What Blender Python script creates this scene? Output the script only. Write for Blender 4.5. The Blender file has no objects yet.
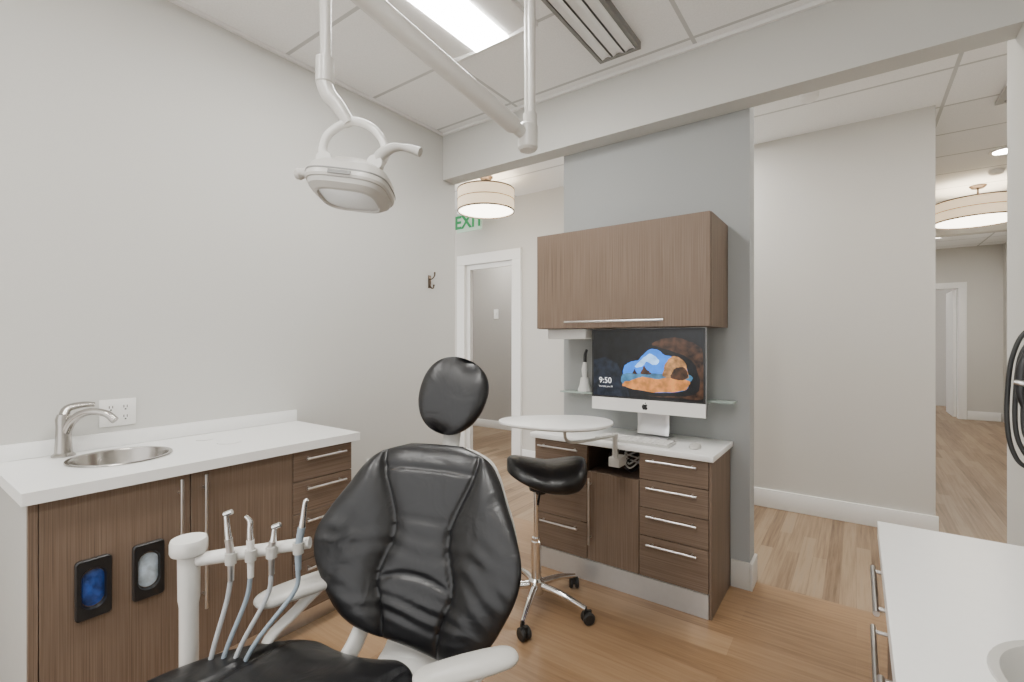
import bpy, bmesh, math, random
from mathutils import Vector, Matrix
random.seed(4)
S = bpy.context.scene
COL = S.collection
WL = {}
XF = Matrix.Identity(4)
H = 1.38
CEIL = 3.04

# ------------------------------------------------------------------ materials
def _new(name):
    m = bpy.data.materials.new(name); m.use_nodes = True
    nt = m.node_tree
    return m, nt, nt.nodes['Principled BSDF']

def mat(name, col, rough=.5, metal=0, bump=None, emit=None, coat=0, trans=0, var=None, ior=None, spec=None, nscale=40):
    m, nt, b = _new(name)
    b.inputs['Base Color'].default_value = (*col, 1)
    b.inputs['Roughness'].default_value = rough
    b.inputs['Metallic'].default_value = metal
    b.inputs['Coat Weight'].default_value = coat
    b.inputs['Transmission Weight'].default_value = trans
    if ior: b.inputs['IOR'].default_value = ior
    if spec is not None: b.inputs['Specular IOR Level'].default_value = spec
    tc = nt.nodes.new('ShaderNodeTexCoord')
    n = nt.nodes.new('ShaderNodeTexNoise')
    nt.links.new(tc.outputs['Object'], n.inputs['Vector'])
    n.inputs['Scale'].default_value = (bump[0] if bump else nscale)
    n.inputs['Detail'].default_value = 4
    v = var if var is not None else .04
    r = nt.nodes.new('ShaderNodeValToRGB')
    r.color_ramp.elements[0].position = .3; r.color_ramp.elements[1].position = .7
    r.color_ramp.elements[0].color = (*[c*(1-v) for c in col], 1)
    r.color_ramp.elements[1].color = (*[min(1, c*(1+v)) for c in col], 1)
    nt.links.new(n.outputs['Fac'], r.inputs['Fac'])
    nt.links.new(r.outputs['Color'], b.inputs['Base Color'])
    if emit:
        b.inputs['Emission Color'].default_value = (*emit[0], 1)
        b.inputs['Emission Strength'].default_value = emit[1]
        if v > .1:
            r2 = nt.nodes.new('ShaderNodeValToRGB')
            r2.color_ramp.elements[0].position = .35; r2.color_ramp.elements[1].position = .65
            r2.color_ramp.elements[0].color = (*[c*(1-v) for c in emit[0]], 1)
            r2.color_ramp.elements[1].color = (*[c*(1+v) for c in emit[0]], 1)
            nt.links.new(n.outputs['Fac'], r2.inputs['Fac']); nt.links.new(r2.outputs['Color'], b.inputs['Emission Color'])
    if bump:
        bp = nt.nodes.new('ShaderNodeBump')
        bp.inputs['Strength'].default_value = bump[1]; bp.inputs['Distance'].default_value = .005
        nt.links.new(n.outputs['Fac'], bp.inputs['Height'])
        nt.links.new(bp.outputs['Normal'], b.inputs['Normal'])
    return m

def wood(name, scale, c0, c1, c2, rough=.5):
    m, nt, b = _new(name)
    g = nt.nodes.new('ShaderNodeNewGeometry')
    mp = nt.nodes.new('ShaderNodeMapping'); mp.inputs['Scale'].default_value = scale
    n = nt.nodes.new('ShaderNodeTexNoise'); n.inputs['Scale'].default_value = 1; n.inputs['Detail'].default_value = 2
    n.inputs['Distortion'].default_value = .1
    r = nt.nodes.new('ShaderNodeValToRGB')
    e = r.color_ramp.elements
    e[0].position = .28; e[0].color = (*c0, 1); e[1].position = .74; e[1].color = (*c2, 1)
    k = e.new(.5); k.color = (*c1, 1)
    nt.links.new(g.outputs['Position'], mp.inputs['Vector'])
    nt.links.new(mp.outputs['Vector'], n.inputs['Vector'])
    nt.links.new(n.outputs['Fac'], r.inputs['Fac'])
    nt.links.new(r.outputs['Color'], b.inputs['Base Color'])
    b.inputs['Roughness'].default_value = rough
    b.inputs['Specular IOR Level'].default_value = .3
    return m

def planks(name, along_y, cols, w, L, rough, grain=.5, stretch=(2.0, 38)):
    m, nt, b = _new(name)
    g = nt.nodes.new('ShaderNodeNewGeometry')
    mp = nt.nodes.new('ShaderNodeMapping')
    if along_y: mp.inputs['Rotation'].default_value = (0, 0, math.pi/2)
    nt.links.new(g.outputs['Position'], mp.inputs['Vector'])
    br = nt.nodes.new('ShaderNodeTexBrick')
    br.inputs['Scale'].default_value = 1
    br.inputs['Brick Width'].default_value = L; br.inputs['Row Height'].default_value = w
    br.inputs['Mortar Size'].default_value = .001; br.inputs['Mortar Smooth'].default_value = .2
    br.inputs['Color1'].default_value = (0, 0, 0, 1); br.inputs['Color2'].default_value = (1, 1, 1, 1)
    br.inputs['Mortar'].default_value = (.2, .2, .2, 1)
    br.offset = .37
    nt.links.new(mp.outputs['Vector'], br.inputs['Vector'])
    mp2 = nt.nodes.new('ShaderNodeMapping'); mp2.inputs['Scale'].default_value = (*stretch, 1)
    nt.links.new(mp.outputs['Vector'], mp2.inputs['Vector'])
    n = nt.nodes.new('ShaderNodeTexNoise'); n.inputs['Scale'].default_value = 1.3; n.inputs['Detail'].default_value = 6; n.inputs['Roughness'].default_value = .62
    nt.links.new(mp2.outputs['Vector'], n.inputs['Vector'])
    mx = nt.nodes.new('ShaderNodeMix'); mx.data_type = 'FLOAT'
    mx.inputs['Factor'].default_value = grain
    nt.links.new(br.outputs['Color'], mx.inputs['A']); nt.links.new(n.outputs['Fac'], mx.inputs['B'])
    r = nt.nodes.new('ShaderNodeValToRGB')
    e = r.color_ramp.elements
    e[0].position = .25; e[0].color = (*cols[0], 1); e[1].position = .75; e[1].color = (*cols[-1], 1)
    for i, c in enumerate(cols[1:-1]):
        k = e.new(.25+.5*(i+1)/(len(cols)-1)); k.color = (*c, 1)
    nt.links.new(mx.outputs['Result'], r.inputs['Fac'])
    nt.links.new(r.outputs['Color'], b.inputs['Base Color'])
    b.inputs['Roughness'].default_value = rough
    b.inputs['Specular IOR Level'].default_value = .4
    return m

def ceiling_mat():
    m, nt, b = _new('ceiling_tile_paint')
    g = nt.nodes.new('ShaderNodeNewGeometry'); sp = nt.nodes.new('ShaderNodeSeparateXYZ')
    nt.links.new(g.outputs['Position'], sp.inputs[0])
    def line(out, off, per, half):
        a = nt.nodes.new('ShaderNodeMath'); a.operation = 'SUBTRACT'; nt.links.new(out, a.inputs[0]); a.inputs[1].default_value = off - 100*per
        d = nt.nodes.new('ShaderNodeMath'); d.operation = 'DIVIDE'; nt.links.new(a.outputs[0], d.inputs[0]); d.inputs[1].default_value = per
        f = nt.nodes.new('ShaderNodeMath'); f.operation = 'FRACT'; nt.links.new(d.outputs[0], f.inputs[0])
        s = nt.nodes.new('ShaderNodeMath'); s.operation = 'SUBTRACT'; nt.links.new(f.outputs[0], s.inputs[0]); s.inputs[1].default_value = .5
        ab = nt.nodes.new('ShaderNodeMath'); ab.operation = 'ABSOLUTE'; nt.links.new(s.outputs[0], ab.inputs[0])
        gt = nt.nodes.new('ShaderNodeMath'); gt.operation = 'GREATER_THAN'; nt.links.new(ab.outputs[0], gt.inputs[0]); gt.inputs[1].default_value = .5-half/per
        return gt.outputs[0]
    lx = line(sp.outputs['X'], -.73, 1.22, .011); ly = line(sp.outputs['Y'], 2.08, .61, .011)
    mx = nt.nodes.new('ShaderNodeMath'); mx.operation = 'MAXIMUM'
    nt.links.new(lx, mx.inputs[0]); nt.links.new(ly, mx.inputs[1])
    n = nt.nodes.new('ShaderNodeTexNoise'); n.inputs['Scale'].default_value = 120; n.inputs['Detail'].default_value = 4
    nt.links.new(g.outputs['Position'], n.inputs['Vector'])
    r = nt.nodes.new('ShaderNodeValToRGB'); r.color_ramp.elements[0].color = (.84, .84, .83, 1); r.color_ramp.elements[1].color = (.90, .90, .89, 1)
    r.color_ramp.elements[0].position = .3; r.color_ramp.elements[1].position = .6
    nt.links.new(n.outputs['Fac'], r.inputs['Fac'])
    c = nt.nodes.new('ShaderNodeMix'); c.data_type = 'RGBA'
    nt.links.new(mx.outputs[0], c.inputs['Factor']); nt.links.new(r.outputs['Color'], c.inputs['A']); c.inputs['B'].default_value = (.54, .54, .53, 1)
    nt.links.new(c.outputs['Result'], b.inputs['Base Color']); b.inputs['Roughness'].default_value = .9
    return m

def leather():
    m, nt, b = _new('black_leather')
    b.inputs['Base Color'].default_value = (.006, .006, .007, 1)
    b.inputs['Roughness'].default_value = .33
    tc = nt.nodes.new('ShaderNodeTexCoord')
    n = nt.nodes.new('ShaderNodeTexNoise'); n.inputs['Scale'].default_value = 260; n.inputs['Detail'].default_value = 2
    n2 = nt.nodes.new('ShaderNodeTexNoise'); n2.inputs['Scale'].default_value = 10; n2.inputs['Detail'].default_value = 2; n2.inputs['Distortion'].default_value = 1.0
    nt.links.new(tc.outputs['Object'], n.inputs['Vector']); nt.links.new(tc.outputs['Object'], n2.inputs['Vector'])
    b1 = nt.nodes.new('ShaderNodeBump'); b1.inputs['Strength'].default_value = .10; b1.inputs['Distance'].default_value = .001
    b2 = nt.nodes.new('ShaderNodeBump'); b2.inputs['Strength'].default_value = .20; b2.inputs['Distance'].default_value = .02
    nt.links.new(n.outputs['Fac'], b1.inputs['Height']); nt.links.new(n2.outputs['Fac'], b2.inputs['Height'])
    nt.links.new(b2.outputs['Normal'], b1.inputs['Normal']); nt.links.new(b1.outputs['Normal'], b.inputs['Normal'])
    return m

W0, W1, W2 = (.112, .076, .053), (.162, .114, .082), (.212, .154, .114)
M = dict(
 wall=mat('wall_paint_light_grey', (.565, .56, .53), .85, bump=(250, .05), var=.01),
 accent=mat('wall_paint_blue_grey', (.335, .345, .34), .85, bump=(250, .05), var=.01),
 hallwall=mat('wall_paint_greige', (.565, .545, .505), .85, bump=(250, .05), var=.01),
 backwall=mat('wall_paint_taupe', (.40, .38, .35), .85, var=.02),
 trim=mat('trim_white_paint', (.80, .79, .765), .45, var=.01),
 endp=mat('end_panel_grey', (.46, .455, .43), .7, var=.01),
 ceil=ceiling_mat(),
 floor=planks('floor_tan_plank', False, [(.18, .105, .054), (.265, .160, .084), (.31, .195, .108), (.37, .245, .142)], .16, 1.25, .34, .72),
 floor2=planks('floor_hall_plank', True, [(.11, .068, .040), (.20, .132, .080), (.26, .178, .110), (.32, .232, .150), (.29, .22, .155)], .075, .9, .42, .72, (1.6, 46)),
 woodv=wood('laminate_vertical_grain', (300, 300, 2.5), W0, W1, W2),
 woodh=wood('laminate_horizontal_grain', (2.5, 2.5, 300), W0, W1, W2),
 wooddark=wood('laminate_dark', (200, 200, 2), (.05, .034, .025), (.075, .05, .037), (.09, .062, .047)),
 top=mat('solid_surface_white', (.84, .84, .825), .28, var=.01),
 steel=mat('brushed_steel', (.66, .65, .64), .30, 1, var=.04),
 kick=mat('brushed_stainless_kick', (.60, .605, .61), .34, .6, var=.02),
 chrome=mat('chrome', (.80, .80, .80), .10, 1, var=.01),
 nickel=mat('brushed_nickel', (.42, .40, .375), .25, 1, var=.02),
 dark=mat('dark_interior', (.02, .02, .02), .7),
 black=mat('black_plastic', (.012, .012, .013), .3),
 blackr=mat('black_rubber', (.015, .015, .015), .45),
 white=mat('white_plastic', (.70, .69, .66), .3, var=.01, coat=.2),
 beige=mat('beige_white_plastic', (.56, .545, .51), .32, var=.01, coat=.2),
 lgrey=mat('light_grey_plastic', (.50, .49, .46), .38, var=.01),
 fgrey=mat('fixture_grey', (.42, .42, .41), .45, var=.01),
 vane=mat('vane_silver', (.80, .795, .78), .3, .2, var=.01),
 vframe=mat('vent_frame_grey', (.20, .195, .185), .4, var=.02),
 mgrey=mat('mid_grey_plastic', (.22, .22, .21), .4),
 leather=leather(),
 alu=mat('satin_aluminium', (.72, .72, .73), .3, 1, var=.01),
 glass=mat('clear_glass', (.78, .90, .84), .08, trans=.6, ior=1.2, var=0),
 lens=mat('lit_diffuser', (.9, .9, .9), .5, emit=((1, .985, .95), 48), var=0),
 shade=mat('lit_fabric_shade', (.72, .60, .45), .8, emit=((1, .76, .48), 1.0), var=.02),
 shade2=mat('lit_frosted_glass', (.9, .88, .8), .5, emit=((1, .90, .72), 8), var=0),
 can=mat('lit_downlight', (.9, .9, .9), .5, emit=((1, .94, .85), 130), var=0),
 exitg=mat('exit_green', (.0, .12, .03), .5, emit=((.0, .30, .07), .5), var=0),
 exitp=mat('exit_panel', (.42, .60, .47), .2, var=0),
 blue=mat('blue_gloves', (.015, .05, .22), .35, bump=(22, 1), var=.6),
 paper=mat('white_cups', (.40, .48, .56), .35, bump=(30, .8), var=.3),
 bronze=mat('bronze_hook', (.16, .12, .09), .35, 1),
 hose=mat('pale_grey_hose', (.42, .44, .46), .45),
 hoseb=mat('blue_grey_hose', (.27, .33, .39), .45),
)
def scr(name, c, k=1.0, v=.15):
    return mat(name, tuple(x*.2 for x in c), .25, emit=(c, k*1.8), var=v, nscale=22)
SCR = [scr('screen_dark', (.004, .005, .007), .5, .6), scr('screen_sky', (.015, .17, .70), 1.0), scr('screen_cloud', (.30, .55, .95), 1.0, .3),
       scr('screen_rock', (.045, .019, .009), .7, .8), scr('screen_sand', (.55, .20, .045), .8, .35), scr('screen_sea', (.04, .15, .28), .8, .4),
       scr('screen_rock_lit', (.36, .17, .06), .8, .6), scr('screen_text', (.9, .9, .9), .8, 0), scr('screen_deep', (.008, .013, .024), .7, .6)]

# ------------------------------------------------------------------ geometry
def catmull(pts, n):
    P = [Vector(p) for p in pts]
    if len(P) < 3: return [P[0].lerp(P[-1], i/n) for i in range(n+1)]
    Q = [P[0]*2-P[1]] + P + [P[-1]*2-P[-2]]
    out = []
    segs = len(P)-1
    for i in range(n+1):
        t = i/n*segs; k = min(int(t), segs-1); f = t-k
        a, b, c, d = Q[k], Q[k+1], Q[k+2], Q[k+3]
        out.append(.5*((2*b)+(c-a)*f+(2*a-5*b+4*c-d)*f*f+(3*b-a-3*c+d)*f**3))
    return out

def closed(pts, k=5):
    n = len(pts); out = []
    for i in range(n):
        a, b, c, d = [Vector((*pts[(i+j) % n], 0)) for j in (-1, 0, 1, 2)]
        for q in range(k):
            f = q/k
            p = .5*((2*b)+(c-a)*f+(2*a-5*b+4*c-d)*f*f+(3*b-a-3*c+d)*f**3)
            out.append((p.x, p.y))
    return out

class G:
    def __init__(s): s.v = []; s.f = []; s.mi = []; s.m = 0; s.w = False
    def add(s, vs, fs, mx=None):
        o = len(s.v)
        for v in vs:
            v = Vector(v); s.v.append(mx @ v if mx else v)
        for f in fs: s.f.append([i+o for i in f]); s.mi.append(s.m)
        return s
    def M(s, i): s.m = i; return s
    def box(s, lo, hi, mx=None):
        x0, y0, z0 = lo; x1, y1, z1 = hi
        return s.add([(x0,y0,z0),(x1,y0,z0),(x1,y1,z0),(x0,y1,z0),(x0,y0,z1),(x1,y0,z1),(x1,y1,z1),(x0,y1,z1)],
                     [(0,3,2,1),(4,5,6,7),(0,1,5,4),(1,2,6,5),(2,3,7,6),(3,0,4,7)], mx)
    def sweep(s, pts, rad, n=None, seg=14, sx=1, sz=1, up=None, caps=True):
        smooth = n is not None
        P = catmull(pts, n) if smooth else [Vector(p) for p in pts]
        N = len(P)
        if isinstance(rad, (int, float)): R = [rad]*N
        else:
            R = []
            for i in range(N):
                t = i/(N-1)*(len(rad)-1); k = min(int(t), len(rad)-2); R.append(rad[k]*(1-(t-k))+rad[k+1]*(t-k))
        T = []
        for i in range(N):
            a = P[max(0, i-1)]; b = P[min(N-1, i+1)]; t = (b-a)
            T.append(t.normalized() if t.length > 1e-9 else Vector((0,0,1)))
        u = Vector(up) if up else (Vector((0,0,1)) if abs(T[0].z) < .9 else Vector((1,0,0)))
        vs = []; fs = []
        for i in range(N):
            u = Vector(up) if up else u
            u = (u - T[i]*u.dot(T[i])).normalized(); w = T[i].cross(u)
            for k in range(seg):
                a = 2*math.pi*k/seg
                vs.append(P[i]+(u*math.cos(a)*sz+w*math.sin(a)*sx)*R[i])
        for i in range(N-1):
            for k in range(seg):
                fs.append((i*seg+k, i*seg+(k+1) % seg, (i+1)*seg+(k+1) % seg, (i+1)*seg+k))
        if caps:
            fs.append(tuple(range(seg))); fs.append(tuple((N-1)*seg+k for k in range(seg)))
        return s.add(vs, fs)
    def lathe(s, prof, c=(0,0,0), seg=32, mx=None, sx=1, sy=1, ring=False, p=2):
        vs = []; fs = []
        s.w = True
        mx = (mx or Matrix.Identity(4))
        mx = Matrix.Translation(c) @ mx
        n = len(prof)
        def pw(t): return math.copysign(abs(t)**(2/p), t)
        for r, z in prof:
            for k in range(seg):
                a = 2*math.pi*k/seg; vs.append((r*pw(math.cos(a))*sx, r*pw(math.sin(a))*sy, z))
        for i in range(n if ring else n-1):
            j = (i+1) % n
            for k in range(seg):
                fs.append((i*seg+k, i*seg+(k+1) % seg, j*seg+(k+1) % seg, j*seg+k))
        return s.add(vs, fs, mx)
    def prism(s, pts, mapf, a, b):
        n = len(pts)
        vs = [mapf(p[0], p[1], a) for p in pts]+[mapf(p[0], p[1], b) for p in pts]
        fs = [tuple(range(n)), tuple(range(n, 2*n))]+[(i, (i+1) % n, n+(i+1) % n, n+i) for i in range(n)]
        return s.add(vs, fs)
    def pillow(s, mid, nrm, tf, tb, nu=40, nv=40):
        us = [math.sin(math.pi/2*(-1+2*i/nu)) for i in range(nu+1)]
        vv = [.5+.5*math.sin(math.pi/2*(-1+2*j/nv)) for j in range(nv+1)]
        for side in (0, 1):
            vs = []
            for j in range(nv+1):
                for i in range(nu+1):
                    u, v = us[i], vv[j]; m = Vector(mid(u, v)); nn = Vector(nrm(u, v)).normalized()
                    vs.append(m+nn*tf(u, v) if side == 0 else m-nn*tb(u, v))
            fs = [(j*(nu+1)+i, j*(nu+1)+i+1, (j+1)*(nu+1)+i+1, (j+1)*(nu+1)+i) for j in range(nv) for i in range(nu)]
            s.add(vs, fs)
        return s
    def make(s, name, mats, parent=None, bevel=0, smooth=38, weld=False, label=None, cat=None, kind=None, segs=2):
        if not isinstance(mats, (list, tuple)): mats = [mats]
        V = [XF @ v for v in s.v]
        lo = [min(v[i] for v in V) for i in range(3)]; hi = [max(v[i] for v in V) for i in range(3)]
        c = Vector([(lo[i]+hi[i])/2 for i in range(3)])
        if parent is None: c.z = lo[2]
        me = bpy.data.meshes.new(name)
        me.from_pydata([v-c for v in V], [], s.f)
        for m in mats: me.materials.append(m)
        for p, i in zip(me.polygons, s.mi): p.material_index = i
        bm = bmesh.new(); bm.from_mesh(me)
        if weld or s.w:
            bmesh.ops.remove_doubles(bm, verts=bm.verts, dist=1e-5 if weld else 1e-6)
            bmesh.ops.dissolve_degenerate(bm, edges=bm.edges, dist=1e-7)
        bmesh.ops.recalc_face_normals(bm, faces=bm.faces)
        if bevel:
            es = [e for e in bm.edges if len(e.link_faces) == 2 and e.calc_face_angle(0) > .6]
            bmesh.ops.bevel(bm, geom=es, offset=bevel, segments=segs, profile=.5, affect='EDGES', clamp_overlap=True)
        bm.to_mesh(me); bm.free()
        me.polygons.foreach_set('use_smooth', [True]*len(me.polygons))
        me.set_sharp_from_angle(angle=math.radians(smooth))
        ob = bpy.data.objects.new(name, me); COL.objects.link(ob)
        WL[ob] = c
        put(ob, parent, c)
        if label: ob['label'] = label
        if cat: ob['category'] = cat
        if kind: ob['kind'] = kind
        return ob

def put(ob, parent, c):
    if parent is None: ob.location = c
    else:
        ob.parent = parent; ob.location = c - WL[parent]
    WL[ob] = Vector(c)

def thing(name, label, cat, loc, group=None):
    e = bpy.data.objects.new(name, None); e.empty_display_size = .1
    COL.objects.link(e); e.location = loc; WL[e] = Vector(loc)
    e['label'] = label; e['category'] = cat
    if group: e['group'] = group
    return e

def text_geo(body, size, off=0):
    cu = bpy.data.curves.new('t', 'FONT'); cu.body = body; cu.size = size; cu.align_x = 'CENTER'; cu.align_y = 'CENTER'; cu.offset = off
    ob = bpy.data.objects.new('t', cu); COL.objects.link(ob)
    dg = bpy.context.evaluated_depsgraph_get()
    me = bpy.data.meshes.new_from_object(ob.evaluated_get(dg))
    vs = [tuple(v.co) for v in me.vertices]; fs = [tuple(p.vertices) for p in me.polygons]
    bpy.data.objects.remove(ob); bpy.data.meshes.remove(me)
    return vs, fs

def struct(name, boxes, m, bevel=0):
    g = G()
    for lo, hi in boxes: g.box(lo, hi)
    return g.make(name, m, kind='structure', bevel=bevel)

# ------------------------------------------------------------------ room shell
LX = -2.69
struct('wall_left', [((LX-.14, -2.4, 0), (LX, 2.91, CEIL))], M['wall'])
struct('wall_header', [((LX, 2.77, 2.672), (.55, 2.91, CEIL))], M['wall'])
struct('wall_centre', [((-1.66, 2.912, 0), (-.48, 3.05, CEIL))], M['accent'])
struct('wall_jamb', [((.55, 2.77, 0), (2.03, 3.05, CEIL))], M['wall'])
struct('wall_right', [((.80, -2.4, 0), (.92, 2.77, CEIL))], M['wall'])
struct('wall_hall', [((-3.2, 4.46, 0), (.45, 4.58, CEIL)), ((-3.95, 4.46, 2.33), (-3.2, 4.58, CEIL)), ((-6.5, 4.46, 0), (-3.95, 4.58, CEIL))], M['hallwall'])
struct('wall_corridor_left', [((.33, 4.58, 0), (.45, 11.5, CEIL))], M['hallwall'])
struct('wall_corridor_right', [((2.03, 2.77, 0), (2.15, 11.5, CEIL))], M['hallwall'])
struct('wall_corridor_end', [((.2, 11.5, 0), (.62, 11.62, CEIL)), ((.62, 11.5, 2.33), (1.47, 11.62, CEIL)), ((1.47, 11.5, 0), (2.15, 11.62, CEIL))], M['hallwall'])
struct('wall_corridor_beyond', [((-.5, 13.6, 0), (3, 13.7, CEIL))], M['backwall'])
struct('wall_corridor_header', [((.45, 8.6, 2.80), (2.03, 8.75, CEIL))], M['hallwall'])
struct('wall_room_beyond', [((-8, 5.95, 0), (-2, 6.05, CEIL))], M['backwall'])
struct('floor', [((LX-.14, -2.4, -.08), (2.2, 3.03, 0))], M['floor'])
struct('floor.001', [((-8, 3.03, -.08), (3, 13.7, 0))], M['floor2'])
struct('ceiling', [((-8, -2.4, CEIL), (3, 13.7, CEIL+.08))], M['ceil'])
# baseboards
struct('baseboard_left', [((LX, 1.52, 0), (LX+.015, 2.91, .14))], M['trim'], .003)
struct('baseboard_centre', [((-.575, 2.895, 0), (-.48, 2.911, .15)), ((-.479, 2.895, 0), (-.464, 3.06, .15))], M['hallwall'], .002)
struct('baseboard_hall', [((-3.08, 4.44, 0), (.465, 4.459, .15))], M['trim'], .003)
struct('baseboard_corridor', [((1.58, 11.48, 0), (2.0, 11.499, .15)), ((2.01, 3.1, 0), (2.029, 11.47, .15))], M['trim'], .003)
struct('baseboard_jamb', [((.53, 2.78, 0), (.549, 3.05, .15))], M['trim'], .003)
struct('baseboard_beyond', [((-7.9, 5.93, 0), (-2.1, 5.949, .12))], M['trim'], .003)
struct('trim_1', [((-3.21, 4.43, .001), (-3.09, 4.60, 2.318)), ((-4.06, 4.43, .001), (-3.94, 4.60, 2.318)), ((-4.06, 4.43, 2.32), (-3.09, 4.60, 2.44))], M['trim'])
struct('trim_2', [((1.46, 11.46, .001), (1.57, 11.64, 2.318)), ((.52, 11.46, .001), (.63, 11.64, 2.318)), ((.52, 11.46, 2.32), (1.57, 11.64, 2.42))], M['trim'])
struct('trim_3', [((LX+.001, -2.4, CEIL-.02), (LX+.02, 2.745, CEIL-.001)), ((LX+.001, 2.75, CEIL-.02), (.8, 2.769, CEIL-.001))], M['trim'])
g = G(); X0, X1 = -3.938, -3.212
g.box((X0, 4.47, .01), (X0+.06, 4.51, 2.315)); g.box((X1-.03, 4.47, .01), (X1, 4.51, 2.315)); g.box((X0+.0605, 4.47, 2.26), (X1-.0305, 4.51, 2.315))
g.make('door_1', M['trim'], kind='structure')
g = G(); g.box((1.41, 11.66, .01), (1.455, 12.45, 2.30))
g.make('door_2', M['trim'], kind='structure', bevel=.003)
g = G(); g.box((-4.655, 5.94, 1.73), (-4.565, 5.949, 1.88)); g.box((-4.625, 5.93, 1.78), (-4.595, 5.94, 1.83))
g.make('light_switch', M['trim'], label='white light switch plate on taupe wall', cat='light switch')

# ------------------------------------------------------------------ ceiling fixtures
def troffer(x0, x1, y0, y1, label):
    t = thing('ceiling_and_fill_light', label, 'ceiling light', ((x0+x1)/2, (y0+y1)/2, CEIL-.03), 'recessed ceiling troffers')
    g = G(); w = .02
    g.box((x0, y0, CEIL-.03), (x0+w, y1, CEIL)); g.box((x1-w, y0, CEIL-.03), (x1, y1, CEIL))
    g.box((x0+w, y0, CEIL-.03), (x1-w, y0+w, CEIL)); g.box((x0+w, y1-w, CEIL-.03), (x1-w, y1, CEIL))
    cx = (x0+x1)/2+.015; k = .112
    for a, b in ((x0+w, cx-k), (x1-w, cx+k)):
        g.add([(a, y0+w, CEIL-.001), (b, y0+w, CEIL-.02), (b, y1-w, CEIL-.02), (a, y1-w, CEIL-.001)], [(0, 1, 2, 3)])
    g.make('frame', M['trim'], t)
    G().box((cx-k, y0+w, CEIL-.028), (cx+k, y1-w, CEIL-.018)).make('diffuser', M['lens'], t, label='glowing white diffuser strip')
TL = 'ceiling troffer with bright white centre strip; all but the first added for light'
for q in ((-1.95, -1.34, .86, 2.08), (-.73, -.12, -.97, .25), (-1.95, -1.34, -1.6, -.38), (-1.5, -.89, 3.2, 4.4), (1.42, 2.0, 3.2, 4.4), (-4.6, -3.99, 4.65, 5.8), (.9, 1.5, 8.85, 9.9)): troffer(*q, TL)  # first troffer is visible; the rest are added, unseen, to light room and halls

t = thing('ceiling_slot_diffuser', 'dark framed ceiling fixture with long reflective strips', 'air vent', (-1.09, 2.0, CEIL-.05))
g = G(); x0, x1, y0, y1 = -1.215, -.970, 1.3, 2.56
g.box((x0, y0, CEIL-.04), (x0+.018, y1, CEIL)); g.box((x1-.018, y0, CEIL-.04), (x1, y1, CEIL))
g.box((x0+.018, y1-.02, CEIL-.04), (x1-.018, y1, CEIL)); g.box((x0+.018, y0, CEIL-.04), (x1-.018, y0+.02, CEIL))
g.make('frame', M['vframe'], t)
G().box((x0+.018, y0+.02, CEIL-.008), (x1-.018, y1-.02, CEIL-.002)).make('slot_backing', M['mgrey'], t)
for cx, hw in ((-1.163, .028), (-1.0925, .031), (-1.022, .028)):
    G().add([(cx-hw, y0+.0205, CEIL-.038), (cx-hw*.3, y0+.0205, CEIL-.028), (cx+hw*.3, y0+.0205, CEIL-.028), (cx+hw, y0+.0205, CEIL-.038),
             (cx-hw, y1-.0205, CEIL-.038), (cx-hw*.3, y1-.0205, CEIL-.028), (cx+hw*.3, y1-.0205, CEIL-.028), (cx+hw, y1-.0205, CEIL-.038)],
            [(0, 1, 5, 4), (1, 2, 6, 5), (2, 3, 7, 6)]).make('reflector_strip', M['vane'], t)

def downlight(x, y):
    t = thing('recessed_and_fill_downlight', 'round recessed downlight glowing warm white; all but the first two added for light', 'ceiling light', (x, y, CEIL-.012), 'recessed hallway downlights')
    G().lathe([(.075, -.004), (.078, -.012), (.10, -.010), (.105, -.0005), (.075, -.0005)], (x, y, CEIL), 32, ring=True).make('trim_ring', M['trim'], t)
    G().lathe([(0, -.004), (.075, -.004), (.075, -.001), (0, -.001)], (x, y, CEIL), 32).make('lamp_lens', M['can'], t)
for x, y in ((1.045, 5.87), (1.05, 10.1), (.0, 3.3), (1.25, 7.9), (-4.8, 3.7), (1.1, 12.6)): downlight(x, y)  # first two are seen fittings; the other downlights are added to brighten the halls

def smoke(x, y):
    G().lathe([(0, -.045), (.035, -.045), (.055, -.03), (.06, 0), (0, 0)], (x, y, CEIL), 28).make('smoke_detector', M['trim'], label='small round white smoke detector on ceiling tile', cat='smoke detector')
smoke(-.26, 3.77)
smoke(1.1, 6.5)
t = thing('ceiling_vent', 'square grey louvred ceiling air vent', 'air vent', (1.06, 4.35, CEIL-.02))
g = G(); g.box((.78, 4.05, CEIL-.02), (.82, 4.66, CEIL)); g.box((1.35, 4.05, CEIL-.02), (1.39, 4.66, CEIL))
for i in range(11): g.box((.82, 4.05+i*.058, CEIL-.018), (1.35, 4.08+i*.058, CEIL-.006))
g.make('louvre', M['fgrey'], t)

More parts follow.
